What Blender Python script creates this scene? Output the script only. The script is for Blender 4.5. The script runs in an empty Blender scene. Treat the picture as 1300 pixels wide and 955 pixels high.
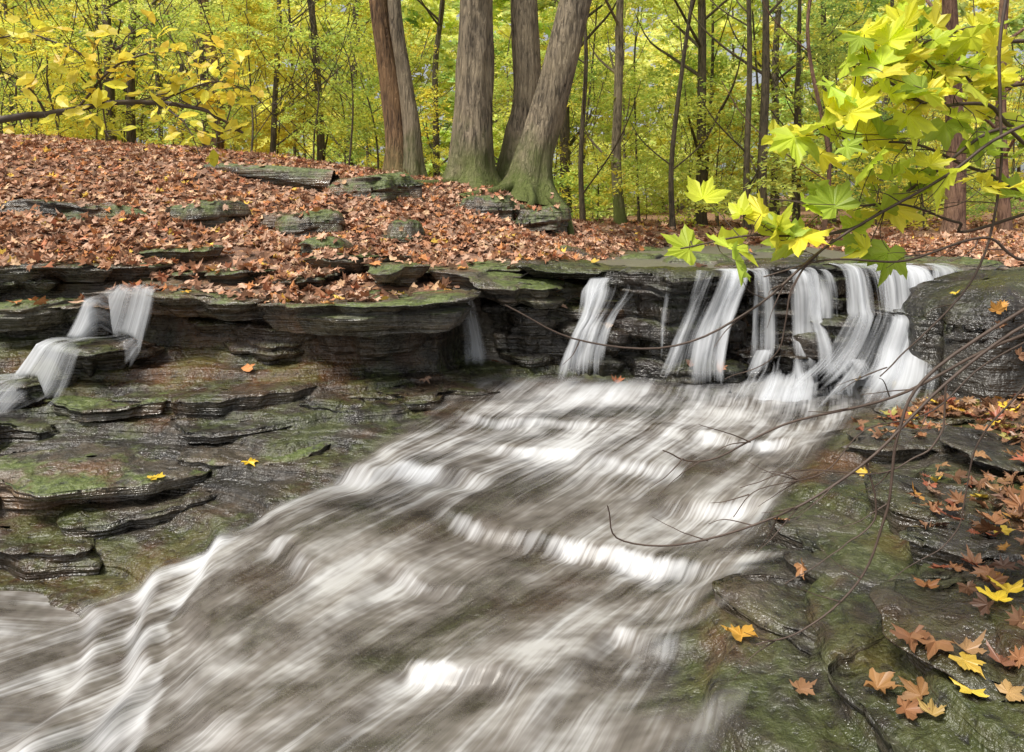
import bpy, math, random
import numpy as np
from mathutils import Vector
random.seed(7)
R=np.random.default_rng(7)
scene=bpy.context.scene
# ------------------------------------------------------------ helpers
def vh(ix,iy,iz):
    h=(ix*374761393+iy*668265263+iz*1274126177)&0xffffffff
    h=((h^(h>>13))*1274126177)&0xffffffff
    h=h^(h>>16)
    return h/4294967295.0
def noise3(x,y,z=0.0):
    x,y,z=np.broadcast_arrays(np.asarray(x,float),np.asarray(y,float),np.asarray(z,float))
    xi=np.floor(x).astype(np.int64);yi=np.floor(y).astype(np.int64);zi=np.floor(z).astype(np.int64)
    fx=x-xi;fy=y-yi;fz=z-zi
    q=lambda t:t*t*t*(t*(t*6-15)+10)
    u,v,w=q(fx),q(fy),q(fz)
    r=0
    for dz,wz in ((0,1-w),(1,w)):
        for dy,wy in ((0,1-v),(1,v)):
            for dx,wx in ((0,1-u),(1,u)):
                r=r+vh(xi+dx,yi+dy,zi+dz)*wx*wy*wz
    return r*2-1
def fbm(x,y,z=0.0,o=4):
    r=0;a=1;s=0
    x=np.asarray(x,float);y=np.asarray(y,float);z=np.asarray(z,float)
    for i in range(o):
        r=r+a*noise3(x*2**i+i*17.3,y*2**i+i*5.1,z*2**i+i*3.7);s+=a;a*=.5
    return r/s
def sst(t):
    t=np.clip(t,0,1);return t*t*(3-2*t)
def cr(pts,n):
    p=np.array(pts,float);m=len(p)
    pp=np.vstack([2*p[0]-p[1],p,2*p[-1]-p[-2]])
    t=np.linspace(0,m-1-1e-9,n);i=np.floor(t).astype(int);f=(t-i)[:,None]
    a,b,c,d=pp[i],pp[i+1],pp[i+2],pp[i+3]
    return .5*((2*b)+(c-a)*f+(2*a-5*b+4*c-d)*f*f+(3*b-a-3*c+d)*f**3)
def mk(name,V,F,mat=None,smooth=True,uv=None,cols=None,attrs=None,parent=None):
    V=np.asarray(V,np.float32);F=np.asarray(F,np.int32);k=F.shape[1]
    me=bpy.data.meshes.new(name)
    me.vertices.add(len(V));me.vertices.foreach_set('co',V.ravel())
    me.loops.add(F.size);me.loops.foreach_set('vertex_index',F.ravel())
    me.polygons.add(len(F));me.polygons.foreach_set('loop_start',np.arange(0,F.size,k,dtype=np.int32))
    me.update(calc_edges=True)
    me.polygons.foreach_set('use_smooth',np.full(len(F),smooth))
    if uv is not None:
        l=me.uv_layers.new(name='UVMap');l.data.foreach_set('uv',np.asarray(uv,np.float32)[F.ravel()].ravel())
    if cols is not None:
        a=me.color_attributes.new(name='Col',type='FLOAT_COLOR',domain='POINT')
        c=np.ones((len(V),4),np.float32);c[:,:3]=cols;a.data.foreach_set('color',c.ravel())
    if attrs:
        for kx,vx in attrs.items():
            a=me.attributes.new(name=kx,type='FLOAT',domain='POINT');a.data.foreach_set('value',np.asarray(vx,np.float32).ravel())
    if mat: me.materials.append(mat)
    ob=bpy.data.objects.new(name,me);scene.collection.objects.link(ob)
    if parent: ob.parent=parent
    return ob
def empty(name):
    e=bpy.data.objects.new(name,None);scene.collection.objects.link(e);e.empty_display_size=.2;return e
def gridF(nv,nu,closed=False,off=0):
    i=np.arange(nv-1)[:,None];j=np.arange(nu if closed else nu-1)[None,:]
    j2=(j+1)%nu
    a=i*nu+j;b=i*nu+j2;c=(i+1)*nu+j2;d=(i+1)*nu+j
    return np.stack([a,b,c,d],-1).reshape(-1,4)+off
def tube(pts,rad,seg=8,amp=0,fr=1.0,flare=0,seed=0):
    p=np.asarray(pts,float);n=len(p);rad=np.asarray(rad,float)
    t=np.gradient(p,axis=0);t/=np.linalg.norm(t,axis=1)[:,None]+1e-9
    ref=np.array([1,0.02,0.]) if abs(t[0][0])<.8 else np.array([0,0.05,1.])
    u=np.cross(t,ref);u/=np.linalg.norm(u,axis=1)[:,None]+1e-9
    w=np.cross(t,u)
    th=np.linspace(0,2*np.pi,seg,endpoint=False)
    r=np.repeat(rad[:,None],seg,1)
    L=np.concatenate([[0],np.cumsum(np.linalg.norm(np.diff(p,axis=0),axis=1))])[:,None]
    if amp:
        cx=np.cos(th)[None,:];sx=np.sin(th)[None,:]
        r=r*(1+amp*fbm(cx*fr+seed,sx*fr,L*1.1+seed,3))
        r=r+amp*.25*rad[:,None]*noise3(cx*fr*7,sx*fr*7,L*2.2+seed)
    if flare:
        lob=.55+.45*np.cos(th*5+seed+1.2*np.sin(th*2+seed))[None,:]
        r=r*(1+flare*np.exp(-L/.2)*(.35+lob)+flare*.15*np.exp(-L/.5))
    V=p[:,None,:]+r[...,None]*(np.cos(th)[None,:,None]*u[:,None,:]+np.sin(th)[None,:,None]*w[:,None,:])
    return V.reshape(-1,3),gridF(n,seg,True)
def join(parts):
    V=[];F=[];o=0
    for v,f in parts:
        V.append(v);F.append(f+o);o+=len(v)
    return np.vstack(V),np.vstack(F)
# ------------------------------------------------------------ node helpers
def newmat(name):
    m=bpy.data.materials.new(name);m.use_nodes=True;nt=m.node_tree;nt.nodes.clear();return m,nt
def nd(nt,t,ins=None,**props):
    n=nt.nodes.new(t)
    for k,v in props.items(): setattr(n,k,v)
    for k,v in (ins or {}).items():
        if isinstance(v,bpy.types.NodeSocket): nt.links.new(v,n.inputs[k])
        else: n.inputs[k].default_value=v
    return n
def c4(c): return (c[0],c[1],c[2],1)
def mixc(nt,f,a,b,blend='MIX'):
    n=nt.nodes.new('ShaderNodeMix');n.data_type='RGBA';n.blend_type=blend
    for i,v in ((0,f),(6,a),(7,b)):
        if isinstance(v,bpy.types.NodeSocket): nt.links.new(v,n.inputs[i])
        else: n.inputs[i].default_value=v if i==0 else c4(v)
    return n.outputs[2]
def ramp(nt,f,st):
    n=nt.nodes.new('ShaderNodeValToRGB');nt.links.new(f,n.inputs[0]);e=n.color_ramp.elements
    while len(e)<len(st): e.new(.5)
    for i,(p,c) in enumerate(st):
        e[i].position=p;e[i].color=c4(c) if isinstance(c,tuple) else (c,c,c,1)
    return n.outputs[0]
def mt(nt,op,a,b=0.0,c=0.0,clamp=False):
    n=nt.nodes.new('ShaderNodeMath');n.operation=op;n.use_clamp=clamp
    for i,v in enumerate((a,b,c)):
        if isinstance(v,bpy.types.NodeSocket): nt.links.new(v,n.inputs[i])
        else: n.inputs[i].default_value=v
    return n.outputs[0]
def mapped(nt,vec,scale,loc=(0,0,0)):
    return nd(nt,'ShaderNodeMapping',{'Vector':vec,'Scale':scale,'Location':loc}).outputs[0]
def noi(nt,vec,scale,detail=4,rough=.55,dist=0):
    return nd(nt,'ShaderNodeTexNoise',{'Vector':vec,'Scale':scale,'Detail':detail,'Roughness':rough,'Distortion':dist}).outputs[0]
def out(nt,s): nd(nt,'ShaderNodeOutputMaterial',{'Surface':s})
def attr(nt,name,o='Fac'): return nd(nt,'ShaderNodeAttribute',attribute_name=name).outputs[o]
# ------------------------------------------------------------ rock nodes
def rock_nodes(nt,mossk=1.0,b=1.0,rust=.5,strata=1.0):
    g=nd(nt,'ShaderNodeNewGeometry');P=g.outputs['Position']
    sep=nd(nt,'ShaderNodeSeparateXYZ',{0:g.outputs['Normal']}).outputs[2]
    n1=noi(nt,P,2.6,5,.68,.3)
    nf=noi(nt,P,24,4,.72)
    col=ramp(nt,n1,[(.3,(.020*b,.018*b,.016*b)),(.5,(.07*b,.060*b,.048*b)),(.68,(.18*b,.153*b,.118*b))])
    st=noi(nt,mapped(nt,P,(.8,.8,20)),1.5,3,.65,.1)
    col=mixc(nt,ramp(nt,st,[(.48,0.0),(.62,.4*strata)]),col,(.21*b,.15*b,.09*b))
    rs=noi(nt,mapped(nt,P,(1,1,1),(7,3,1)),1.3,4,.6)
    col=mixc(nt,ramp(nt,rs,[(.50,0.0),(.64,rust)]),col,(.26*b,.11*b,.032*b))
    mo=ramp(nt,noi(nt,P,2.1,4,.76),[(.45,0.0),(.56,1.0)])
    up=ramp(nt,sep,[(.1,.12),(.8,1.0)])
    mf=mt(nt,'MULTIPLY',mt(nt,'MULTIPLY',mo,up),.85*mossk,clamp=True)
    mcol=mixc(nt,ramp(nt,nf,[(.3,0.0),(.7,1.0)]),(.024,.036,.006),(.13,.17,.025))
    col=mixc(nt,mf,col,mcol)
    col=mixc(nt,ramp(nt,nf,[(.54,0.0),(.75,.5)]),col,(.29*b,.27*b,.23*b))
    col=mixc(nt,ramp(nt,nf,[(.30,.8),(.44,0.0)]),col,(.010,.009,.008))
    rough=ramp(nt,noi(nt,P,4,2,.6),[(.38,.08),(.62,.36)])
    rough=mixc(nt,mf,rough,(.6,.6,.6))
    h=mt(nt,'ADD',mt(nt,'MULTIPLY',st,1.0*strata),mt(nt,'MULTIPLY',n1,1.6))
    h=mt(nt,'ADD',h,mt(nt,'MULTIPLY',nf,.4))
    bump=nd(nt,'ShaderNodeBump',{'Height':h,'Strength':1.0,'Distance':.045}).outputs[0]
    return P,col,rough,bump
def rockmat(name,mossk,bright,rust=.5,strata=1.0):
    m,nt=newmat(name);P,c,r,b=rock_nodes(nt,mossk,bright,rust,strata)
    p=nd(nt,'ShaderNodeBsdfPrincipled',{'Base Color':c,'Roughness':r,'Normal':b,'Specular IOR Level':.8})
    out(nt,p.outputs[0]);return m
M_wet=rockmat('wet_sandstone',.55,.46,.4,1.0)
M_front=rockmat('wet_foreground_stone',.28,.55,.25,.7)
M_mossrock=rockmat('mossy_sandstone',1.25,.9,.45,1.0)
M_dark=rockmat('dark_boulder_stone',.3,.27,.2,.5)
M_moss=rockmat('deep_moss_rock',2.4,1.0)
M_ground,nt=newmat('ground_rock_and_litter')
P,c,r,b=rock_nodes(nt,.5,.5,.7,.8)
vor=nd(nt,'ShaderNodeTexVoronoi',{'Vector':P,'Scale':14.0})
hs=nd(nt,'ShaderNodeSeparateColor',{0:vor.outputs['Color']}).outputs[0]
lit=ramp(nt,hs,[(.0,(.07,.035,.02)),(.3,(.17,.085,.05)),(.55,(.28,.15,.09)),(.8,(.33,.16,.07)),(1.0,(.15,.08,.05))])
lk=attr(nt,'litter')
col=mixc(nt,lk,c,lit);ro=mixc(nt,lk,r,(.8,.8,.8))
out(nt,nd(nt,'ShaderNodeBsdfPrincipled',{'Base Color':col,'Roughness':ro,'Normal':b,'Specular IOR Level':.7}).outputs[0])
def leafmat(name,trans=.45,gloss=True):
    m,nt=newmat(name)
    c=attr(nt,'Col','Color')
    if gloss: d=nd(nt,'ShaderNodeBsdfPrincipled',{'Base Color':c,'Roughness':.4,'Specular IOR Level':.35})
    else: d=nd(nt,'ShaderNodeBsdfDiffuse',{'Color':c})
    t=nd(nt,'ShaderNodeBsdfTranslucent',{'Color':c})
    out(nt,nd(nt,'ShaderNodeMixShader',{0:trans,1:d.outputs[0],2:t.outputs[0]}).outputs[0]);return m
M_litter=leafmat('fallen_leaf',.1,gloss=False)
M_wetleaf=leafmat('wet_fallen_leaf',.12)
M_leaf=leafmat('live_leaf',.5)
M_far=leafmat('forest_leaf',.5,False)
def barkmat(name,a,bcol,mossc=.0,sc=1.0):
    m,nt=newmat(name)
    tc=nd(nt,'ShaderNodeNewGeometry').outputs['Position']
    n=noi(nt,mapped(nt,tc,(30*sc,30*sc,4.5*sc)),1.0,4,.65,.8)
    f=ramp(nt,n,[(.38,0.0),(.58,1.0)])
    c=mixc(nt,f,a,bcol)
    c=mixc(nt,ramp(nt,noi(nt,tc,2.5,3),[(.45,0.0),(.7,.5)]),c,(bcol[0]*1.4,bcol[1]*1.4,bcol[2]*1.3))
    if mossc:
        z=nd(nt,'ShaderNodeSeparateXYZ',{0:tc}).outputs[2]
        zz=mt(nt,'ADD',z,mt(nt,'MULTIPLY',noi(nt,tc,4,4),-1.2))
        mf=nd(nt,'ShaderNodeMapRange',{'Value':zz,'From Min':.6,'From Max':-.15,'To Min':0.0,'To Max':mossc}).outputs[0]
        c=mixc(nt,mf,c,(.10,.13,.02))
    bm=nd(nt,'ShaderNodeBump',{'Height':n,'Strength':1.0,'Distance':.05}).outputs[0]
    out(nt,nd(nt,'ShaderNodeBsdfPrincipled',{'Base Color':c,'Roughness':.85,'Normal':bm}).outputs[0]);return m
M_barkgrey=barkmat('grey_bark',(.06,.046,.03),(.31,.25,.17),.9)
M_barkbrown=barkmat('brown_bark',(.06,.032,.017),(.30,.18,.09),.5)
M_barkfar=barkmat('forest_bark',(.035,.028,.018),(.14,.11,.07))
M_barkred=barkmat('reddish_bark',(.10,.05,.035),(.30,.18,.12))
M_twig,nt=newmat('twig_bark')
tc=nd(nt,'ShaderNodeNewGeometry').outputs['Position']
out(nt,nd(nt,'ShaderNodeBsdfPrincipled',{'Base Color':mixc(nt,noi(nt,tc,40),(.03,.018,.013),(.12,.08,.06)),'Roughness':.6}).outputs[0])
# ------------------------------------------------------------ terrain functions
def rbf(ctrl):
    C=np.array(ctrl,float);xy=C[:,:2]
    D=np.linalg.norm(xy[:,None]-xy[None],axis=2)
    n=len(C);A=np.zeros((n+3,n+3));A[:n,:n]=D-np.eye(n)*.03
    A[:n,n]=1;A[:n,n+1:]=xy;A[n,:n]=1;A[n+1:,:n]=xy.T
    w=np.linalg.solve(A,np.concatenate([C[:,2],[0,0,0]]))
    def f(X,Y):
        r=w[n]+w[n+1]*X+w[n+2]*Y
        for i in range(n): r=r+w[i]*np.sqrt((X-xy[i,0])**2+(Y-xy[i,1])**2+.01)
        return r
    return f
Bf=rbf([(-3.5,4.5,-.78),(-2.3,4.6,-.82),(-1.2,4.5,-.9),(-.3,4.75,-1.0),(.5,4.75,-1.03),(1.3,4.6,-1.04),(2.2,4.4,-1.03),(3.2,4.3,-.85),
(-2.74,3.8,-1.2),(-1.98,3.3,-1.38),(-1.36,3.5,-1.25),(-1.14,4.1,-1.07),(-2.05,4.1,-1.07),(-2.5,3.0,-1.5),(-1.4,3.15,-1.38),
(0,4,-1.1),(-.6,3.5,-1.15),(0,3.3,-1.17),(-.95,3.0,-1.23),(-.95,2.5,-1.28),(0,2.5,-1.26),(-.7,2.0,-1.32),(0,1.8,-1.34),(1,3.5,-1.15),(.5,2.3,-1.28),(1.6,3.8,-1.1),(.3,1.2,-1.4),
(-1.7,2.7,-1.53),(-2.5,2.5,-1.55),(-1.42,2.3,-1.52),(-1.25,1.9,-1.5),(-1.5,1.4,-1.55),(-3.5,2.8,-1.5),(-4,3.4,-1.35),
(1.13,2.9,-1.176),(1.83,3,-1.05),(1.44,2.35,-1.08),(2.5,3.5,-.99),(1.13,1.7,-1.05),(.80,1.95,-1.24),(1.44,2.0,-1.03),(1.08,2.15,-1.17),(2.5,2,-.85),(2,1.2,-.8),(3.5,3.2,-.8),
(-8,4,-.6),(-8,1,-1.0),(8,3,-.4),(8,0,-.3),(0,-5,-1.8),(-20,-5,0),(20,-5,0),(20,8,0),(-20,8,.6)])
Uf=rbf([(-3.5,4.7,-.45),(-1,4.7,-.5),(-.2,5,-.42),(1,5,-.38),(2,5,-.36),(3.4,4.8,-.33),(-3.75,5.2,-.13),(-4.3,6,.13),(-6.1,8.5,1.07),(-3.8,8.5,.88),(-1.9,8.7,.68),(-.46,8.3,.44),(.25,8.2,.38),(.62,7.9,-.12),
(-2.1,6,-.04),(-1.03,6.2,-.06),(-.33,6,-.2),(.33,6,-.28),(1.2,6.5,-.38),(2.5,6,-.38),(2.5,8,-.38),(1.1,9.5,-.25),(4.2,6,-.25),(6,8,-.15),(-1.8,5.3,-.3),(-.4,5.4,-.35),
(-10,12,1.3),(-30,40,2.5),(-15,5,.8),(-8,5,.1),(0,15,.2),(4,12,-.33),(10,12,-.12),(15,8,0),(0,30,.15),(15,30,.2),(-6,14,1.0),(-3,12,.8),(40,40,1.5),(0,60,1.5),(-60,120,5),(60,120,5),(0,200,7),(200,200,7),(-200,200,7),(200,0,3),(-200,0,3)])
Lx=[-6,-4,-3.3,-2.2,-1.5,-1.0,-.5,-.35,.2,.8,1.0,1.9,2.6,3.4,5,8]
Ly=[4.7,4.6,4.6,4.6,4.5,4.45,4.5,4.95,4.95,5.0,4.9,5.0,4.9,4.75,4.5,4.2]
def Lc(X): return np.interp(X,Lx,Ly)
# small ledges inside the main water run: polyline, drop, foam amount, foam length downstream
STEPS=[([(-.95,3.50),(-.84,3.42),(-.66,3.33),(-.48,3.36),(-.18,3.28),(-.04,3.16)],.06,.5,.10),
([(-.30,3.02),(-.20,2.90),(-.03,2.80),(.15,2.77),(.33,2.69),(.63,2.59),(.80,2.5)],.07,.52,.09),
([(-.97,2.81),(-.86,2.74),(-.78,2.60),(-.70,2.54)],.05,.45,.08),
([(.40,3.5),(.49,3.42),(.66,3.35),(.86,3.33)],.04,.36,.08),
([(.95,3.78),(1.15,3.6),(1.45,3.58)],.04,.36,.09),
([(-.35,2.14),(-.16,2.05),(.05,2.04)],.045,.36,.07),
([(.30,2.30),(.46,2.2),(.66,2.18)],.05,.32,.08),
([(-.15,3.62),(.1,3.55),(.35,3.6)],.035,.32,.08),
([(.6,3.05),(.8,2.95),(1.1,2.98)],.04,.34,.08),
([(-.5,2.58),(-.3,2.50),(-.1,2.46)],.035,.26,.07),
([(-.35,4.05),(-.1,3.9),(.2,3.92),(.6,3.85)],.03,.22,.16),
([(-.72,3.8),(-.90,3.45),(-1.12,3.12),(-1.22,2.75),(-1.18,2.45),(-1.10,2.2),(-1.0,1.9),(-.9,1.5)],.03,.42,.28)]
def stepfield(X,Y):
    dz=np.zeros(np.shape(X));fo=np.zeros(np.shape(X))
    fd=np.array([-.62,-.78])
    wx=.03*fbm(X*7,Y*7,31,2)+.012*fbm(X*22,Y*22,3,2)
    for pl,dr,fa,fl in STEPS:
        best=np.full(np.shape(X),9.);sg=np.ones(np.shape(X));en=np.zeros(np.shape(X));n=len(pl)-1
        for i in range(n):
            a=np.array(pl[i]);b=np.array(pl[i+1]);ab=b-a;L2=ab@ab
            t=((X-a[0])*ab[0]+(Y-a[1])*ab[1])/L2;tc=np.clip(t,0,1)
            dx=X-(a[0]+tc*ab[0]);dy=Y-(a[1]+tc*ab[1]);d=np.sqrt(dx*dx+dy*dy)
            nrm=np.array([ab[1],-ab[0]])/math.sqrt(L2)
            if nrm@fd<0: nrm=-nrm
            s=np.where(dx*nrm[0]+dy*nrm[1]>=0,1,-1)
            al=(i+tc)/n
            m=d<best;best=np.where(m,d,best);sg=np.where(m,s,sg);en=np.where(m,al,en)
        s=best*sg+wx
        taper=sst(en/.2)*sst((1-en)/.2)
        brk=.5+.9*fbm(X*7+dr*99,Y*7,fa*20,3)
        fo+=fa*taper*np.clip(brk,0,1.2)*np.where(s>0,np.exp(-s/fl),np.exp(-(s/.018)**2))
        dz-=dr*taper*sst((s+.015)/.05)*np.exp(-np.maximum(s,0)/.4)
    return dz,fo
def terr(z,step,w):
    s=z/step;f=s-np.floor(s);return step*(np.floor(s)+sst((f-.5)/w+.5))
def inrun(X,Y): return sst((np.interp(Y,[1,1.95,2.4,2.75,3.35,4.5],[.2,.65,.8,1.1,1.6,2.3])-X)/.25)*sst((X-np.interp(Y,[1.2,2.0,2.6,3.1,3.6,4,4.8],[-1.1,-1.15,-1.25,-1.2,-.85,-.6,-.35]))/.15)*sst((4.8-Y)/.2)
def lower(X,Y,w=.11,soft=False):
    b=Bf(X,Y)
    wob=.075*fbm(X*1.3+3,Y*1.6,0,3)+.02*fbm(X*4,Y*5,2,2)+.02*Y
    near=sst((6-np.abs(X))/2)*sst((Y+0)/1)
    t=terr(b+wob,.08,w)-wob*.6-.008*Y
    if not soft:
        t=t*.6+.4*(terr(b+wob*.8+.01,.033,.2)-wob*.5-.0045*Y)
    r=inrun(X,Y)
    near=near*(1-.75*r)
    return b*(1-near)+t*near+stepfield(X,Y)[0]*r
def sxl(Y): return np.interp(Y,[4.5,5,6.5,8,12,20],[.3,.2,.7,1.1,2.5,4])
def sxr(Y): return np.interp(Y,[4.5,5,8,12,20],[3.9,3.9,4.0,4.8,6])
def instream(X,Y):
    w=.12*fbm(X*2,Y*2,5,2)
    return sst((X-sxl(Y)+w)/.3)*sst((sxr(Y)-X+w)/.3)*sst((12-Y)/3)
def side(X,Y): return sst((Y-(Lc(X)+.10+.04*noise3(X*5,0)))/.10)
def H(X,Y):
    X=np.asarray(X,float);Y=np.asarray(Y,float)
    s=side(X,Y)
    u=Uf(X,Y)+.05*fbm(X*1.3,Y*1.3,9,3)*sst((Y-4.8)/.6)-.05*instream(X,Y)
    z=lower(X,Y)*(1-s)+u*s
    return z+.010*fbm(X*8,Y*8,1,3)
def geo(a,b,d,g):
    r=[];x=a
    while x<b: x+=d;d*=g;r.append(x)
    return r
xs=np.array([-v for v in reversed(geo(4.,220,.03,1.12))]+list(np.arange(-4,4.001,.020))+geo(4.,220,.03,1.12))
ys=np.array([-v for v in reversed(geo(-1.2,12,.06,1.2))]+list(np.arange(1.2,5.6,.016))+geo(5.6,260,.024,1.04))
XX,YY=np.meshgrid(xs,ys);ZZ=H(XX,YY)
litm=side(XX,YY)*(1-instream(XX,YY))*sst((YY-Lc(XX)-.1+.15*fbm(XX*3,YY*3,4,3))/.3)
rb=sst((XX-1.9-.3*(YY-2)+.35*fbm(XX*2,YY*2,8,3))/.3)*.6*sst((4.2-YY)/.5)*sst((fbm(XX*3,YY*3,18,3)+.1)/.3)
litm=np.maximum(litm,rb)
ground=mk('ground',np.stack([XX,YY,ZZ],-1).reshape(-1,3),gridF(len(ys),len(xs)),M_ground,attrs={'litter':litm})
# ------------------------------------------------------------ rocks
def slab(name,cx,cy,zt,w,d,h,rot=0,seed=1,mat=None,parent=None,tilt=(0,0),rnd=.02,layers=None,k=9,under=.12,jag=1.0):
    rs=np.random.default_rng(seed*13+5)
    NT=140
    th=np.linspace(0,2*np.pi,NT,endpoint=False)
    ph=np.sort((np.arange(k)+rs.uniform(-.42,.42,k))/k*2*np.pi);dd=rs.uniform(.72,1.08,k)
    rr=np.full(NT,9.)
    for a,b in zip(ph,dd):
        cc=np.cos(th-a);rr=np.minimum(rr,np.where(cc>.05,b/np.maximum(cc,.05),9.))
    rr=np.minimum(rr,1.35)
    nl=layers or max(1,int(round(h/.075)));lo=rs.uniform(-1,1,nl+1)
    br=np.sort(rs.uniform(.10,.9,nl-1)) if nl>1 else np.array([])
    rings=[]
    ns=max(9,int(h/.014))
    for t in np.linspace(.02,.97,10)**.8: rings.append((t,0.0,0.0))
    rings.append((.99,0.0,.0))
    for j in range(ns+1):
        f=j/ns;i0=int(np.searchsorted(br,f))
        off=lo[i0]*.06-under*f**1.3
        if len(br): off-=.03*np.exp(-(np.min(np.abs(br-f))*h/.008)**2)
        rings.append((1.0,off,f))
    V=[]
    ct,s_=np.cos(th),np.sin(th)
    lb=[0 if f==0 else int(np.searchsorted(br,f)) for _,_,f in rings]
    for (t,off,f),li in zip(rings,lb):
        rx=rr*t*w/2;ry=rr*t*d/2
        x=ct*rx;y=s_*ry
        L=np.sqrt(x*x+y*y)+1e-6
        nn=jag*.06*fbm(x*3.2+seed+li*9,y*3.2,li*3.3,3)*t+.018*fbm(x*9+seed,y*9,f*h*9,3)*t
        ch=np.clip(noise3(x*4.5+seed*2,y*4.5,li*5.1)-.25,0,1)*.13*jag*t*(t>.8)
        x=x+(x/L)*(off+nn*1.3-ch);y=y+(y/L)*(off+nn*1.3-ch)
        edge=np.exp(-((1-t)/.04)) if f==0 else 1
        z=-f*h+.045*fbm(x*2.0+seed*3,y*2.0,0,3)+.008*fbm(x*12,y*12,seed,2)-rnd*edge*(f==0)
        z=z-.016*np.round(np.clip(noise3(x*2+seed,y*3,seed)*1.6,-1,1))*(f==0)
        if rnd>.06: z=z-rnd*1.6*(t**4)*(f==0)-rnd*1.6*(f>0)*(1-f)
        V.append(np.stack([x,y,z],-1))
    V=np.array(V)
    z=V[...,2]+V[...,0]*tilt[0]+V[...,1]*tilt[1]
    c,s=math.cos(math.radians(rot)),math.sin(math.radians(rot))
    X=cx+V[...,0]*c-V[...,1]*s;Y=cy+V[...,0]*s+V[...,1]*c
    return mk(name,np.stack([X,Y,zt+z],-1).reshape(-1,3),gridF(len(V),NT,True)[:, ::-1],mat,parent=parent)
ledge=empty('rock_ledge')
SL=[(-3.05,4.95,-.24,1.2,.75,.12,9,M_mossrock),(-3.35,4.85,-.37,.9,.7,.1,-8,M_wet),(-3.1,4.85,-.49,1.3,.8,.16,6,M_mossrock),(-3.0,4.98,-.64,1.7,.8,.25,0,M_wet),
(-2.1,5.0,-.31,.85,.6,.16,-12,M_mossrock),(-1.42,5.05,-.36,.7,.6,.13,10,M_wet),(-.85,5.0,-.31,.55,.5,.14,-14,M_mossrock),(-.5,5.25,-.32,.6,.5,.14,9,M_wet),
(-2.0,4.72,-.47,1.2,.75,.14,8,M_mossrock),(-1.85,4.9,-.61,1.5,.75,.3,-5,M_wet),(-.93,4.60,-.46,1.3,1.0,.2,-7,M_mossrock),(-.9,4.84,-.66,1.0,.75,.35,9,M_wet),
(-2.75,4.75,-.5,.8,.6,.12,20,M_mossrock),
(.02,5.12,-.37,1.05,.95,.15,11,M_mossrock),(.42,5.2,-.29,1.2,.85,.09,-9,M_wet),(-.1,5.35,-.29,.7,.6,.07,6,M_mossrock),(.1,5.28,-.52,.75,.95,.55,3,M_wet),(.62,5.3,-.5,.7,.8,.6,-12,M_wet),
(1.18,5.24,-.305,1.05,1.02,.8,5,M_dark),(2.0,5.3,-.30,1.15,.9,.2,-6,M_wet),(2.0,5.38,-.48,1.2,.95,.6,9,M_dark),(3.0,5.2,-.265,1.5,.95,.1,5,M_mossrock),(2.95,5.28,-.36,1.3,.9,.2,-9,M_dark),(2.9,5.3,-.55,1.4,.9,.5,-5,M_dark),
(3.9,4.9,-.3,1.2,1.0,.7,12,M_mossrock),(2.2,4.74,-.66,.6,.45,.4,15,M_dark),(1.75,4.74,-.84,.5,.4,.25,-10,M_dark),(.55,4.92,-.70,.5,.5,.35,12,M_dark),(2.55,4.66,-.52,.5,.45,.55,5,M_dark),
(-1.1,5.3,-.24,.7,.4,.1,12,M_mossrock),(-2.5,5.3,-.19,.8,.4,.12,-8,M_mossrock),(-2.6,4.42,-.74,.7,.5,.2,10,M_wet),(-2.95,4.22,-.90,.7,.45,.2,-6,M_wet),(1.28,4.66,-.93,.45,.3,.2,8,M_dark)]
rt=random.Random(5)
for i,(a,b2,c2,d2,e2,f2,g2,m2) in enumerate(SL):
    wet=a>.9
    slab('slab_%d'%(i+1),a,b2,c2,d2,e2,f2,g2,i+1,m2,ledge,tilt=(0 if wet else rt.uniform(-.07,.07),.02 if wet else rt.uniform(.0,.09)),k=6+i%4,under=.03 if wet else .12,rnd=.05 if i==18 else .02,jag=1.0 if wet else 1.5)
slab('boulder',2.86,4.28,-.31,1.15,1.0,.95,-12,77,M_dark,None,tilt=(.22,.05),rnd=.10,k=8,under=-.10,layers=1)
SB=[(-2.15,3.62,-1.20,1.4,.65,.16,8,M_mossrock),(-1.3,3.75,-1.17,.9,.5,.12,-12,M_mossrock),(-2.9,3.95,-1.08,1.0,.5,.18,10,M_wet),(-2.3,3.22,-1.38,1.3,.5,.16,-6,M_wet),(-3.1,3.35,-1.28,1.2,.6,.2,6,M_wet),(-1.7,4.2,-.98,1.2,.4,.12,4,M_wet),(2.35,3.75,-.99,.9,.5,.12,-8,M_front),
(1.35,1.85,-1.03,.7,.6,.09,20,M_front),(1.75,2.65,-1.03,.9,.5,.1,-25,M_front),(1.05,1.66,-1.13,.6,.5,.1,40,M_front),(1.2,2.5,-1.13,.6,.45,.08,-35,M_front),(2.3,3.0,-.96,.9,.6,.12,5,M_front),(1.9,3.35,-1.03,.7,.4,.08,-5,M_front),
(1.6,2.2,-1.0,.7,.4,.1,-30,M_front),(1.9,1.7,-.93,.8,.6,.12,10,M_front),(-.55,4.35,-1.0,.8,.45,.12,10,M_wet),(.95,2.15,-1.2,.5,.3,.09,-50,M_front),
(-1.5,3.95,-1.08,.9,.35,.07,14,M_wet),(-2.3,4.12,-1.0,.9,.4,.08,-6,M_mossrock),(-1.75,3.35,-1.31,.8,.35,.08,18,M_wet),(-1.0,4.2,-1.02,.6,.35,.07,-16,M_wet)]
for i,a in enumerate(SB): slab('stone_slab',*a[:7],60+i,a[7],None,tilt=(rt.uniform(-.04,.06),.04),k=8,under=.02,jag=1.4)
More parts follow.
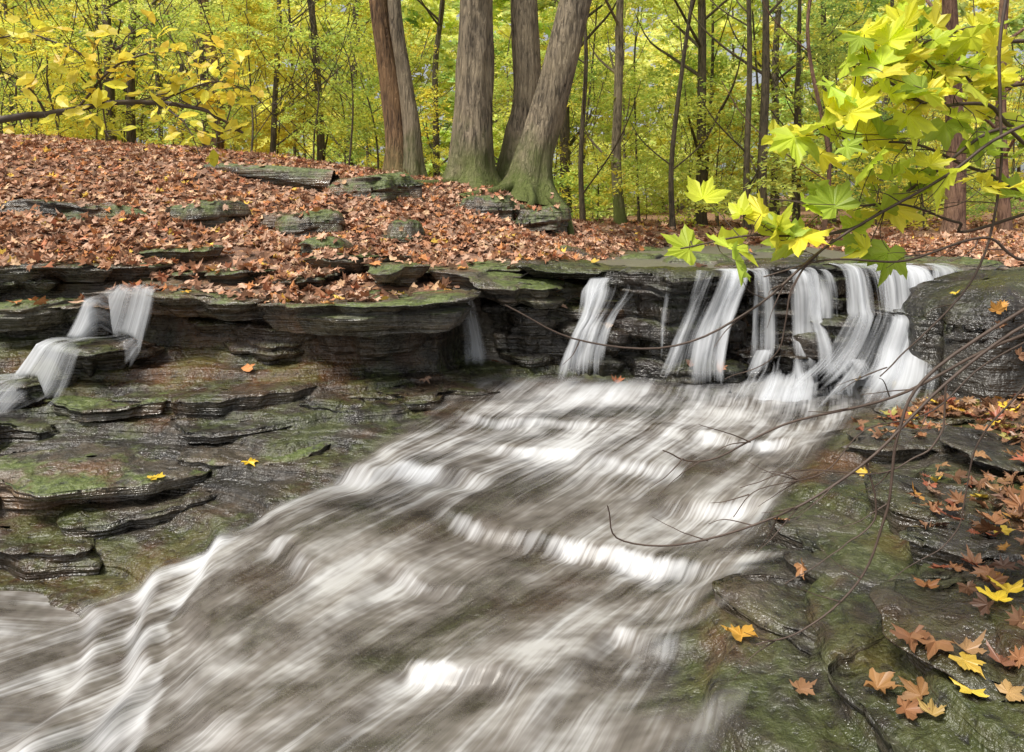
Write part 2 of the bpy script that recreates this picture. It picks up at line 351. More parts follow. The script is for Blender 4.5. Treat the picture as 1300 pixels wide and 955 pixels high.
BK=[(-3.75,6.1,.19,1.3,.7,.3,8,M_mossrock),(-2.8,6.25,.19,.9,.6,.28,-15,M_mossrock),(-1.85,6.2,.15,.7,.5,.28,-8,M_mossrock),(-1.4,7.3,.50,1.0,.6,.34,6,M_moss),(-.9,6.1,.02,.4,.4,.16,18,M_moss),
(-1.5,5.6,-.11,.5,.4,.13,14,M_moss),(-.2,7.4,.32,.6,.5,.26,24,M_moss),(.2,7.2,.16,.5,.4,.25,-20,M_moss),(.45,7.6,.2,.4,.4,.3,10,M_moss),(.5,6.3,-.2,.45,.35,.14,14,M_mossrock),(1.2,6.6,-.27,.7,.35,.12,4,M_mossrock),(2.1,7.3,-.28,.9,.4,.12,4,M_mossrock),(3.4,6.5,-.25,.8,.4,.12,-14,M_mossrock),(1.6,5.9,-.27,.6,.35,.12,-14,M_mossrock),(2.6,6.1,-.27,.7,.35,.12,8,M_wet),(3.1,8.2,-.26,.9,.5,.14,8,M_mossrock),(1.7,8.6,-.27,.7,.5,.14,-8,M_mossrock)]
for i,a in enumerate(BK): slab('bank_rock',*a[:7],90+i,a[7],None,tilt=(rt.uniform(-.12,.12),rt.uniform(-.05,.12)),k=7,under=.0,layers=1,rnd=.07,jag=2.0)
pl=cr([(-3.3,7.7,.60),(-2.9,7.5,.56),(-2.3,7.3,.49),(-1.8,7.2,.42)],50)
v,f=tube(pl,np.linspace(.06,.11,50),24,.6,2.5,seed=3);mk('mossy_log',v,f,M_moss)
# ------------------------------------------------------------ leaves
def leafset(pos,nrm,size,cols,tmpl,curl=.3,asp=1.0,head=None):
    n=len(pos);k=len(tmpl)
    nrm=nrm/np.linalg.norm(nrm,axis=1)[:,None]
    rv=R.normal(size=(n,3)) if head is None else head
    x=np.cross(rv,nrm);x/=np.linalg.norm(x,axis=1)[:,None]+1e-9
    y=np.cross(nrm,x)
    T=np.repeat(tmpl[None],n,0)
    cu=R.normal(0,curl,(n,1));cv=R.normal(0,curl,(n,1));fo=np.abs(R.normal(0,curl,(n,1)))
    tz=cu*T[...,0]**2+cv*T[...,1]**2+fo*np.abs(T[...,0])+R.normal(0,curl*.2,(n,k))
    s=size[:,None,None]
    V=pos[:,None]+s*(T[...,0:1]*x[:,None]*asp+T[...,1:2]*y[:,None]+tz[...,None]*nrm[:,None])
    m=k-1
    f=np.stack([np.zeros(m,int),1+np.arange(m),1+(np.arange(m)+1)%m],-1)
    F=(f[None]+np.arange(n)[:,None,None]*k).reshape(-1,3)
    C=np.repeat(cols[:,None],k,1)
    if k>12: C=C*(1.10-.35*np.linalg.norm(T,axis=2)[...,None]*R.uniform(-.2,1,(n,1,1)))*R.uniform(.88,1.12,(n,k,1))
    return V.reshape(-1,3),F,C.reshape(-1,3)
def polar(l): 
    a=np.radians([p[0] for p in l]);r=np.array([p[1] for p in l]);return np.vstack([[0,0],np.stack([r*np.cos(a),r*np.sin(a)],-1)])
half=[(-90,.1),(-62,.40),(-38,.62),(-24,.74),(-15,.56),(2,.52),(12,.70),(20,.68),(27,.82),(36,1.0),(43,.80),(50,.78),(58,.60),(66,.56),(72,.74),(78,.72),(83,.88)]
MAPLE=polar(half+[(90,1.1)]+[(180-a,r) for a,r in reversed(half[1:])])
OVAL=polar([(-90,.5),(-50,.36),(-15,.27),(20,.28),(55,.36),(90,.55),(125,.36),(160,.28),(195,.27),(230,.36)])
STAR=polar([(-90,.35),(-40,.5),(-5,.85),(25,.55),(50,.9),(72,.55),(90,1.0),(108,.55),(130,.9),(155,.55),(185,.85),(220,.5)])
oh=[(-90,.9),(-80,.55),(-55,.42),(-48,.6),(-25,.3),(-5,.55),(15,.3),(38,.68),(55,.42),(66,.8),(78,.6)]
OAK=polar(oh+[(90,1.0)]+[(180-a,r) for a,r in reversed(oh[1:])])
# ------------------------------------------------------------ big trees
def trunk(name,pts,rad,mat,flare=.8,seed=1,limbs=4):
    e=empty(name)
    n=300;p=cr(pts,n);h=np.linspace(0,1,len(rad));r=np.interp(np.linspace(0,1,n),h,rad)*.9
    v,f=tube(p,r,90,.12,1.6,flare,seed);mk('trunk',v,f,mat,parent=e)
    parts=[];rs=np.random.default_rng(seed);tips=[]
    for i in range(limbs):
        t=rs.uniform(.6,.98);b=p[int(t*(n-1))];a=rs.uniform(0,6.28);L=rs.uniform(1.5,3)
        q=[b,b+L*.35*np.array([math.cos(a),math.sin(a),.5]),b+L*.7*np.array([math.cos(a),math.sin(a),.8]),b+L*np.array([math.cos(a+.3),math.sin(a+.3),.9])]
        q=cr(q,14);parts.append(tube(q,np.linspace(r[int(t*(n-1))]*.5,.02,14),8));tips+= [q[-1],q[9]]
    v,f=join(parts);mk('limbs',v,f,mat,parent=e)
    return e,tips
crowns=[]
crowns.append(trunk('oak_tree',[(-.50,8.6,.36),(-.485,8.6,.9),(-.45,8.6,1.77),(-.43,8.6,2.72),(-.38,8.7,5),(-.3,8.8,11)],[.34,.28,.265,.25,.24,.22,.19,.14,.08],M_barkgrey,.7,1))
crowns.append(trunk('oak_tree',[(-1.42,8.9,.60),(-1.45,8.9,1.1),(-1.54,8.9,1.85),(-1.68,8.9,2.85),(-1.95,9.1,5),(-2.4,9.3,9)],[.18,.155,.145,.13,.12,.1,.06],M_barkbrown,.35,2))
crowns.append(trunk('oak_tree',[(-1.20,8.75,.55),(-1.24,8.75,1.2),(-1.33,8.75,1.85),(-1.46,8.75,2.85),(-1.6,9.1,5),(-1.8,9.3,8.5)],[.13,.11,.10,.09,.085,.07,.04],M_barkgrey,.35,3))
crowns.append(trunk('oak_tree',[(.02,9.0,.4),(.09,9.0,1.1),(.20,9.0,1.7),(.15,9.0,2.85),(.1,9.2,5),(-.1,9.4,10)],[.27,.22,.2,.2,.19,.17,.12,.06],M_barkgrey,.5,4))
crowns.append(trunk('oak_tree',[(.18,8.4,.25),(.26,8.4,.75),(.44,8.4,1.4),(.76,8.4,2.68),(1.3,8.6,5),(2.1,8.9,9.5)],[.32,.25,.225,.22,.215,.2,.17,.1,.05],M_barkgrey,.7,5))
rp=[]
for q,r0 in (([(.3,8.3,.42),(.5,8.0,.25),(.62,7.8,.02),(.66,7.6,-.28)],.06),([(.0,8.2,.45),(-.25,7.9,.36),(-.7,7.6,.27),(-1.2,7.5,.28)],.06),([(-.6,8.4,.5),(-.85,8.1,.47),(-1.2,7.9,.47)],.06),([(.2,8.1,.42),(.22,7.8,.25),(.1,7.4,.12)],.05),([(.3,8.2,.4),(.55,8.1,.12),(.68,8.0,-.15),(.7,7.9,-.3)],.05)):
    rp.append(tube(cr(q,30),np.linspace(r0,r0*.5,30),16,.3,1.4,seed=r0*90))
v,f=join(rp);mk('tree_roots',v,f,M_barkgrey)
# ------------------------------------------------------------ litter leaves dropped onto the surfaces
bpy.context.view_layer.update()
dg=bpy.context.evaluated_depsgraph_get()
def drop(x,y,top=3.0):
    ok,loc,n,_,ob,_=scene.ray_cast(dg,Vector((x,y,top)),Vector((0,0,-1)),distance=8)
    return (loc,n,ob.name) if ok else (None,None,None)
def surface_flow_points(center,widths,nv,nu,top):
    c=cr([(a,b,0) for a,b in center],nv)[:,:2];w=np.interp(np.linspace(0,1,nv),np.linspace(0,1,len(widths)),widths)
    t=np.gradient(c,axis=0);t/=np.linalg.norm(t,axis=1)[:,None];nrm=np.stack([t[:,1],-t[:,0]],-1)
    u=np.linspace(-.5,.5,nu)
    XY=c[:,None]+nrm[:,None]*(u[None,:,None]*w[:,None,None])
    Z=np.zeros((nv,nu))
    for i in range(nv):
        for j in range(nu):
            l,_,_=drop(XY[i,j,0],XY[i,j,1],top);Z[i,j]=l.z if l is not None else (Z[i-1,j] if i else -.5)
    return XY,Z
CAS=surface_flow_points([(-2.32,4.62),(-2.36,4.48),(-2.48,4.34),(-2.62,4.24),(-2.78,4.08),(-2.95,3.88),(-3.2,3.62),(-3.7,3.3)],[.22,.32,.42,.5,.6,.7,.85,1.0],140,32,-.36)
PAL=np.array([(.30,.15,.085),(.40,.23,.15),(.20,.105,.065),(.46,.30,.21),(.42,.19,.08),(.38,.25,.18),(.54,.36,.22),(.14,.075,.05),(.38,.16,.09),(.62,.42,.09)])*1.1
PW=np.array([.16,.16,.12,.13,.09,.12,.08,.07,.05,.02])
def litter(name,n,yr,fn,sz,tm,mat=M_litter,pal=PAL,pw=PW,tilt=.35,top=None,xr=None,pw_y=1.7):
    m=n*5
    y=np.where(R.random(m)<.5,R.uniform(yr[0],yr[1],m),yr[0]+(yr[1]-yr[0])*R.random(m)**pw_y)
    x=R.uniform(-1,1,m)*(.85*y+.5) if xr is None else R.uniform(xr[0],xr[1],m)
    keep=R.random(m)<fn(x,y);x=x[keep][:n];y=y[keep][:n]
    zt=H(x,y)+.55 if top is None else np.full(len(x),top)
    P_=[];N_=[]
    for a,b,c in zip(x,y,zt):
        l,nn,on=drop(a,b,c)
        if l is None or nn.z<.45 or on.startswith('trunk'): continue
        if on.startswith(('bank_rock','mossy_log','tree_roots')) and random.random()<.8: continue
        P_.append((l.x,l.y,l.z+.010+random.random()*.018));N_.append(nn)
    P_=np.array(P_);N_=np.array(N_)+R.normal(0,tilt,(len(P_),3))
    N_[:,2]=np.abs(N_[:,2])+.05
    cols=pal[R.choice(len(pal),len(P_),p=pw/pw.sum())]*R.uniform(.7,1.35,(len(P_),1))
    size=R.uniform(sz[0],sz[1],len(P_))
    v,f,c=leafset(P_,N_,size,cols,tm,.35)
    return mk(name,v,f,mat,smooth=False,cols=c)
def bankd(x,y):
    d=y-Lc(x)
    pt=.5+1.1*fbm(x*1.9,y*1.9,3,2)
    base=np.clip((d+np.where(x<.4,.15,-.05))/.6,0,1)
    return np.maximum(.012,base*(1-instream(x,y)))*np.where(d>1.0,1,np.clip(pt,.10,1))
litter('leaf_litter',27000,(4.4,10.5),bankd,(.033,.060),STAR)
litter('leaf_litter',8000,(10,30),lambda x,y:1-instream(x,y),(.06,.12),STAR)
YPAL=np.array([(.26,.125,.06),(.19,.10,.055),(.34,.19,.09),(.62,.44,.06),(.42,.21,.05),(.26,.085,.045),(.34,.30,.08),(.13,.07,.045),(.28,.17,.11)])
YW=np.array([.2,.2,.14,.06,.08,.12,.04,.1,.06])
fr=lambda x,y:np.clip((x-(1.0+.33*(y-1.6)))/.5,0,1)**1.5*np.clip(.42+3.0*fbm(x*2.6,y*2.6,1,3),.03,1)
litter('fallen_maple_leaves',660,(1.3,3.9),fr,(.025,.058),MAPLE,M_wetleaf,YPAL,YW,.25,top=0.3,xr=(.8,3.2),pw_y=1.1)
litter('fallen_oak_leaves',900,(1.3,3.9),fr,(.025,.060),OAK,M_wetleaf,YPAL,YW,.28,top=0.3,xr=(.8,3.2),pw_y=1.1)
st=[(-.42,4.5,(.5,.26,.07)),(-1.68,3.35,(.7,.48,.05)),(-1.32,3.55,(.7,.48,.04)),(.68,2.1,(.55,.3,.05)),(.98,2.4,(.36,.18,.08)),(1.05,2.75,(.32,.15,.07)),(1.2,2.05,(.3,.13,.05)),(-2.1,4.55,(.6,.35,.05)),(-.75,4.7,(.5,.34,.07)),(1.6,5.0,(.5,.35,.07)),(.75,1.85,(.26,.14,.07)),(-.35,5.1,(.5,.24,.07)),(-1.1,4.2,(.45,.22,.07)),(2.35,4.3,(.65,.46,.05)),(2.6,4.15,(.65,.46,.05)),(1.55,3.1,(.55,.38,.05)),(1.30,1.90,(.8,.58,.05)),(1.36,1.94,(.75,.52,.05)),(1.05,1.62,(.6,.44,.06)),(.98,1.7,(.32,.17,.07)),(.92,1.66,(.28,.13,.06)),(1.1,1.72,(.36,.21,.1)),(1.0,1.78,(.25,.12,.06)),(1.12,1.6,(.4,.25,.1)),(.9,1.75,(.34,.18,.07)),(1.04,1.74,(.3,.15,.07)),(.96,1.62,(.4,.27,.09)),(1.16,1.68,(.22,.1,.06)),(1.07,1.68,(.5,.34,.06))]
P_=[];N_=[]
for x,y,c in st:
    l,nn,on=drop(x,y,.6);P_.append((l.x,l.y,l.z+.015));N_.append((nn.x,nn.y,nn.z+.3))
v,f,c=leafset(np.array(P_),np.array(N_),R.uniform(.035,.065,len(st)),np.array([s[2] for s in st]),MAPLE,.3)
mk('scattered_leaves',v,f,M_wetleaf,smooth=False,cols=c)
# ------------------------------------------------------------ water
def streaks(nt,uv,a,b):
    n1=noi(nt,mapped(nt,uv,a),1.0,3,.55,.05);n2=noi(nt,mapped(nt,uv,b,(3,7,0)),1.0,2,.6,.05)
    return n1,n2,mt(nt,'ADD',mt(nt,'MULTIPLY',n1,.6),mt(nt,'MULTIPLY',n2,.4))
M_water,nt=newmat('flowing_water')
uv=nd(nt,'ShaderNodeTexCoord').outputs['UV']
n1,n2,s=streaks(nt,uv,(9,1.3,1),(55,1.9,1))
big=noi(nt,mapped(nt,uv,(2.2,2.0,1),(5,2,0)),1.0,4,.65)
fo=attr(nt,'foam')
k=mt(nt,'MULTIPLY',mt(nt,'SUBTRACT',s,mt(nt,'SUBTRACT',1.04,fo)),1.4,clamp=True)
base=ramp(nt,mt(nt,'ADD',mt(nt,'MULTIPLY',s,.45),mt(nt,'MULTIPLY',big,.55)),[(.40,(.075,.062,.05)),(.50,(.19,.17,.15)),(.61,(.41,.40,.385))])
col=mixc(nt,k,base,(.78,.80,.83))
al=mt(nt,'ADD',mt(nt,'MULTIPLY',k,.7),mt(nt,'MULTIPLY_ADD',big,2.4,-.5),clamp=True)
al=mt(nt,'MULTIPLY',al,attr(nt,'edge'))
bm=nd(nt,'ShaderNodeBump',{'Height':s,'Strength':.15,'Distance':.03}).outputs[0]
p=nd(nt,'ShaderNodeBsdfPrincipled',{'Base Color':col,'Roughness':mt(nt,'MULTIPLY_ADD',k,.35,.3),'Normal':bm,'IOR':1.33})
tr=nd(nt,'ShaderNodeBsdfTransparent')
out(nt,nd(nt,'ShaderNodeMixShader',{0:al,1:tr.outputs[0],2:p.outputs[0]}).outputs[0])
M_fall,nt=newmat('falling_water')
uv=nd(nt,'ShaderNodeTexCoord').outputs['UV']
n1,n2,s=streaks(nt,uv,(20,.8,1),(80,1.0,1))
k=mt(nt,'MULTIPLY',mt(nt,'SUBTRACT',s,mt(nt,'SUBTRACT',1.0,attr(nt,'foam'))),1.6,clamp=True)
d=nd(nt,'ShaderNodeBsdfDiffuse',{'Color':(.80,.82,.85,1)})
t=nd(nt,'ShaderNodeBsdfTranslucent',{'Color':(.80,.82,.85,1)})
mm=nd(nt,'ShaderNodeMixShader',{0:.4,1:d.outputs[0],2:t.outputs[0]})
tr=nd(nt,'ShaderNodeBsdfTransparent')
out(nt,nd(nt,'ShaderNodeMixShader',{0:k,1:tr.outputs[0],2:mm.outputs[0]}).outputs[0])
LN=[[(-.27,4.77),(-.54,4.02),(-.79,3.55),(-1.12,3.15),(-1.4,2.95),(-1.75,2.65),(-2.1,2.3),(-2.6,1.9)],
[(.47,4.74),(.15,4.1),(-.1,3.65),(-.58,3.05),(-.92,2.6),(-1.2,2.25),(-1.6,1.9),(-2.1,1.4)],
[(1.27,4.72),(.95,4.05),(.6,3.6),(.03,2.86),(-.39,2.33),(-.7,1.95),(-1.05,1.6),(-1.5,1.1)],
[(1.86,4.66),(1.5,3.9),(1.14,3.42),(.62,2.8),(.18,2.33),(-.11,1.95),(-.45,1.5),(-.9,.9)],
[(2.35,4.55),(2.0,3.8),(1.66,3.34),(1.15,2.75),(.86,2.37),(.70,2.0),(.4,1.45),(-.1,.7)]]
nv,nu=520,360
lines=np.array([cr(l,nv) for l in LN])
G=np.zeros((nv,nu,2))
for i in range(nv): G[i]=cr(lines[:,i],nu)
X,Y=G[...,0],G[...,1]
U=np.linspace(0,1,nu)[None,:].repeat(nv,0);Vv=np.linspace(0,1,nv)[:,None].repeat(nu,1)
def bl(A,ax,r=4):
    Q=np.pad(A,[(r,r) if a==ax else (0,0) for a in range(2)],'edge');n=A.shape[ax];o=0
    for i in range(2*r+1): o=o+np.take(Q,np.arange(i,i+n),axis=ax)
    return o/(2*r+1)
Zw=np.maximum(lower(X,Y,.4,True),lower(X,Y,.16)-.012)+.034
Zw=np.maximum(Zw,-1.475)
Zw=bl(bl(Zw,0,3),1,3)
ds=np.sqrt(np.gradient(X,axis=0)**2+np.gradient(Y,axis=0)**2)+1e-6
slope=np.clip(-np.gradient(Zw,axis=0)/ds-.15,0,1)
slope=bl(slope,0,3)
Zw=Zw+.006*fbm(U*24,Vv*10,0,3)+.02*fbm(U*6,Vv*6,3,2)*(.3+slope)
fallb=np.exp(-((Y-4.5)/.42)**2)*sst((X+.1)/.6)
rightc=np.exp(-((X-1.85)/.45)**2-((Y-4.1)/.5)**2)
sf=stepfield(X,Y)[1]
sf=bl(sf,0,1)
inr=inrun(X,Y)
foam=.46+1.0*sf+.25*np.clip(slope,0,1)*(1-.5*inr)+.16*fallb*(1+.7*fbm(X*4,Y*4,2,2))+.17*rightc+.17*fbm(U*4.5,Vv*4.5,6,3)
foam+=.18*np.exp(-((X-.5)/1.1)**2-((Y-3.9)/.7)**2)
foam-=.10*np.exp(-((X+.3)/.6)**2-((Y-2.35)/.5)**2)
foam+=.08*sst((-X-1.0)/.3)
edge=sst(U/.06+.4*fbm(U*3,Vv*30,1,3)-.1)*sst((1-U)/.10+.9*fbm(Vv*22,U*3,2,3)-.2)*sst(Vv/.09)
mk('stream_water',np.stack([X,Y,Zw],-1).reshape(-1,3),gridF(nv,nu),M_water,uv=np.stack([U*2.6,Vv*4.2],-1).reshape(-1,2),attrs={'foam':np.clip(foam,0,1.02),'edge':edge})
gx=np.linspace(-5,-1.0,200);gy=np.linspace(1.2,3.4,120);X,Y=np.meshgrid(gx,gy)
Zl=-1.492+.012*fbm(X*2,Y*7,0,3)
mk('lower_channel_water',np.stack([X,Y,Zl],-1).reshape(-1,3),gridF(120,200),M_water,uv=np.stack([Y+.25*X+.1*np.sin(X*2),X],-1).reshape(-1,2),attrs={'foam':.58+.2*fbm(X*1.5,Y*3,2,3),'edge':np.ones(X.size)})
gx=np.linspace(-.5,9,120);gy=np.linspace(4.93,14,160);X,Y=np.meshgrid(gx,gy)
inm=sst((X-sxl(Y)+.15)/.1)*sst((sxr(Y)-X)/.2)
Zu=-.318-.05*(1-inm)+.003*fbm(X*3,Y*5)
M_up,nt=newmat('upper_stream_surface')
g=nd(nt,'ShaderNodeNewGeometry').outputs['Position']
nn=noi(nt,mapped(nt,g,(3,9,1)),1.5,4)
bm=nd(nt,'ShaderNodeBump',{'Height':nn,'Strength':.8,'Distance':.04}).outputs[0]
out(nt,nd(nt,'ShaderNodeBsdfPrincipled',{'Base Color':mixc(nt,nn,(.08,.07,.055),(.22,.2,.18)),'Roughness':.3,'Normal':bm}).outputs[0])
mk('upper_stream_water',np.stack([X,Y,Zu],-1).reshape(-1,3),gridF(160,120),M_up)
def fall(name,secs,dens,seed=0,layers=2,var=.22):
    e=empty(name)
    for L in range(layers):
        s=np.array(secs,float)
        s=s.copy();ex=.03*L;s[1:,0,0]-=ex;s[1:,1,0]+=ex
        nv=90;w=np.linalg.norm(s[0,0]-s[0,1]);nu=max(16,int(w*110)+16)
        a=cr(s[:,0],nv);b=cr(s[:,1],nv)
        U=np.linspace(0,1,nu)[None,:,None];Pq=a[:,None]*(1-U)+b[:,None]*U
        vv=np.linspace(0,1,nv)[:,None].repeat(nu,1);uu=U[...,0].repeat(nv,0)
        Pq=Pq.copy();Pq[...,1]-=.02*L+.06*fbm(uu*w*12+seed+L*9,vv*1.5,seed,3);Pq[...,0]+=.02*fbm(uu*3+seed,vv*3,L,2)
        Pq[...,1]-=.05*np.clip(noise3(uu*w*6+seed,vv*4,seed),0,1)*vv
        f=dens-.08*L+var*fbm(uu*w*9+seed*3+L*4,vv*1.6,1,2)*1.6+.08*vv
        ed=np.minimum(uu,1-uu)*max(w,.06)/.05
        f=f*sst(ed+.15*noise3(vv*9,uu*0+L,seed))
        f=f*sst(vv/.05+.45)*(.3+.7*sst((1-vv)/.3+.05))
        Ln=np.linalg.norm(s[0].mean(0)-s[-1].mean(0))
        mk('curtain_%d'%(L+1),Pq.reshape(-1,3),gridF(nv,nu),M_fall,uv=np.stack([uu*w+seed*1.7+L*.9,vv*Ln+seed],-1).reshape(-1,2),attrs={'foam':np.clip(f,0,.95)},parent=e)
    return e
def S(x0,x1,y,z,y1=None,z1=None): return [(x0,y,z),(x1,y if y1 is None else y1,z if z1 is None else z1)]
fall('waterfall',[S(.52,.94,4.98,-.36),S(.46,.86,4.74,-.44),S(.42,.70,4.64,-.60),S(.34,.66,4.54,-.70),S(.28,.62,4.50,-.86),S(.20,.64,4.40,-1.07)],.64,1,var=.38)
fall('waterfall',[S(1.0,1.10,4.9,-.31),S(.98,1.07,4.70,-.38),S(.95,1.04,4.66,-.7),S(.92,1.03,4.60,-1.04)],.62,2)
fall('waterfall',[S(1.26,1.64,4.95,-.305),S(1.22,1.58,4.70,-.345),S(1.12,1.44,4.62,-.6),S(1.00,1.36,4.52,-.84),S(.84,1.34,4.36,-1.08)],.70,3,layers=3,var=.36)
fall('waterfall',[S(1.60,2.2,4.95,-.30),S(1.58,2.2,4.74,-.36),S(1.58,2.2,4.70,-.7),S(1.5,2.2,4.58,-1.06)],.50,4,var=.5)
fall('waterfall',[S(1.71,1.76,4.95,-.30),S(1.70,1.75,4.74,-.36),S(1.68,1.74,4.69,-.7),S(1.66,1.75,4.60,-.85)],.68,24)
fall('waterfall',[S(1.96,2.08,4.95,-.29),S(1.95,2.06,4.72,-.33),S(1.92,2.05,4.64,-.6),S(1.82,2.08,4.46,-.80),S(1.68,2.05,4.35,-1.05)],.64,6)
fall('waterfall',[S(2.20,2.78,5.0,-.27),S(2.18,2.76,4.70,-.31),S(2.14,2.70,4.52,-.52),S(2.06,2.62,4.38,-.60),S(1.90,2.54,4.30,-.80),S(1.62,2.42,4.08,-.92),S(1.2,2.2,3.8,-1.10)],.62,7,layers=3,var=.5)
fall('waterfall',[S(2.70,3.1,5.0,-.27),S(2.68,3.06,4.74,-.31),S(2.60,2.9,4.56,-.5),S(2.45,2.78,4.35,-.70)],.56,8,var=.45)
fall('waterfall',[S(1.55,2.35,4.66,-.82),S(1.45,2.35,4.50,-.92),S(1.3,2.3,4.3,-1.0),S(1.1,2.2,4.0,-1.10)],.56,18,layers=2,var=.45)
fall('waterfall',[S(-.38,-.24,5.0,-.45),S(-.38,-.23,4.85,-.52),S(-.36,-.16,4.76,-.8),S(-.36,-.1,4.64,-1.0)],.58,9)
XY,Z=CAS
Z=bl(Z,0,4);Z=bl(Z,1,2)
nv,nu=Z.shape;uu=np.linspace(0,1,nu)[None,:].repeat(nv,0)
Pq=np.dstack([XY,Z+.035])
dl=np.linalg.norm(np.diff(Pq,axis=0),axis=2).mean(1);cl=np.concatenate([[0],np.cumsum(dl)])[:,None].repeat(nu,1)
stp=np.clip(-np.gradient(Z,axis=0)/.015,0,1)
vv=np.linspace(0,1,nv)[:,None].repeat(nu,1)
e=empty('waterfall')
for L in range(2):
    f=.47+.22*stp-.05*L+.5*fbm(uu*4+L*5,cl*1.2,3,2)*(.5+vv);f*=sst(np.minimum(uu,1-uu)/.25+.2*noise3(cl*6,uu*2,L))*sst(vv/.05)*sst((1-vv)/.3+.05)
    Q=Pq.copy();Q[...,2]+=.012*L+.015*fbm(uu*8,cl*3,L,2);Q[...,1]-=.03*(1+L)*stp
    mk('sheet_%d'%(L+1),Q.reshape(-1,3),gridF(nv,nu),M_fall,uv=np.stack([uu*.6+L*3.3,cl],-1).reshape(-1,2),attrs={'foam':np.clip(f,0,.93)},parent=e)
# ------------------------------------------------------------ forest (foliage merged per group)
QL=np.array([[0,0],[0,-.5],[.3,0],[0,.55],[-.3,0]])
def cluster(seed,n,rad,zr,leaf):
    rs=np.random.default_rng(seed);P_=[];N_=[];S_=[]
    ns=max(6,n//42)
    for s in range(ns):
        c=rs.normal(size=3);c/=np.linalg.norm(c);c=c*rs.uniform(.25,1)**.6*np.array([rad,rad,zr])
        R_=rs.uniform(.25,.6);m=n//ns
        a=rs.uniform(0,6.28,m);q=np.sqrt(rs.uniform(0,1,m))*R_
        tl=rs.normal(0,.25,2)
        dx,dy=q*np.cos(a),q*np.sin(a)*.7
        P_.append(np.stack([c[0]+dx,c[1]+dy,c[2]+dx*tl[0]+dy*tl[1]-q*q*.5+rs.normal(0,.05,m)],-1))
        N_.append(rs.normal(0,.5,(m,3))+[0,0,1]);S_.append(rs.uniform(.8,1.25,m)*leaf)
    P_=np.vstack(P_);N_=np.vstack(N_);S_=np.concatenate(S_)
    b=rs.uniform(.65,1.3,(len(P_),1));h=rs.uniform(-.12,.12,(len(P_),1))
    cols=np.hstack([b*(1+h),b,b*(1-h)])
    v,f,c=leafset(P_,N_,S_,cols,QL,.2)
    v=v.reshape(-1,5,3)[:,1:].reshape(-1,3);c=c.reshape(-1,5,3)[:,1:].reshape(-1,3)
    return v,c
CL=[cluster(i,700,1.3,.85,.105) for i in range(4)]
CL2=[cluster(20+i,320,1.3,1.0,.22) for i in range(4)]
YG=[(.88,.80,.13),(.74,.78,.15),(.55,.67,.14),(.38,.53,.12),(.92,.77,.12),(.24,.38,.09),(.66,.74,.17)]
def leafcolor(w):
    c=random.choices(YG,w)[0];k=random.uniform(.92,1.18);return np.array([c[0]*k,c[1]*k,c[2]*k])
class Fol:
    def __init__(s): s.v=[];s.c=[]
    def add(s,cl,loc,sc,col):
        a=random.uniform(0,6.28);ca,sa=math.cos(a),math.sin(a);v,c=cl
        sz=sc*random.uniform(.7,1.1)
        s.v.append(np.stack([(v[:,0]*ca-v[:,1]*sa)*sc+loc[0],(v[:,0]*sa+v[:,1]*ca)*sc+loc[1],v[:,2]*sz+loc[2]],-1))
        s.c.append(np.minimum(c*col,.95))
    def make(s,name,parent):
        v=np.vstack(s.v);c=np.vstack(s.c);mk(name,v,np.arange(len(v)).reshape(-1,4),M_far,smooth=False,cols=c,parent=parent)
for i,(e,tips) in enumerate(crowns):
    fo_=Fol()
    for t in tips[:6]: fo_.add(random.choice(CL),tuple(t+np.array([0,.4,.8])),1.0,leafcolor([3,3,2,2,1,1,1]))
    fo_.make('crown',e)
def tree_mesh(seed,h,r):
    rs=np.random.default_rng(seed);x=np.cumsum(rs.normal(0,.22,6));y=np.cumsum(rs.normal(0,.2,6))
    p=cr([(x[i]*i/5,y[i]*i/5,h*i/5) for i in range(6)],40);rr=np.linspace(r,r*.25,40);rr[:3]*=[1.5,1.2,1.05]
    parts=[tube(p,rr,10,.1,1.2,seed=seed)]
    for i in range(10):
        t=rs.uniform(.12,.95);b=p[int(t*39)];a=rs.uniform(0,6.28);L=rs.uniform(.9,2.6)*(1.1-t*.5)
        d=np.array([math.cos(a),math.sin(a),0]);q=cr([b,b+d*L*.4+[0,0,L*.3],b+d*L*.7+[0,0,L*.55],b+d*L*.9+[0,0,L*.95]],9)
        parts.append(tube(q,np.linspace(rr[int(t*39)]*.45,.008,9),6))
    return join(parts)
TM=[tree_mesh(i,random.uniform(9,14),random.choice([.04,.06,.08,.14])) for i in range(8)]
SM=[tree_mesh(40+i,3.6,.02) for i in range(4)]
forest=empty('distant_forest');FF=Fol();TP=[]
random.seed(11)
def Hs(x,y): return float(H(x,y))
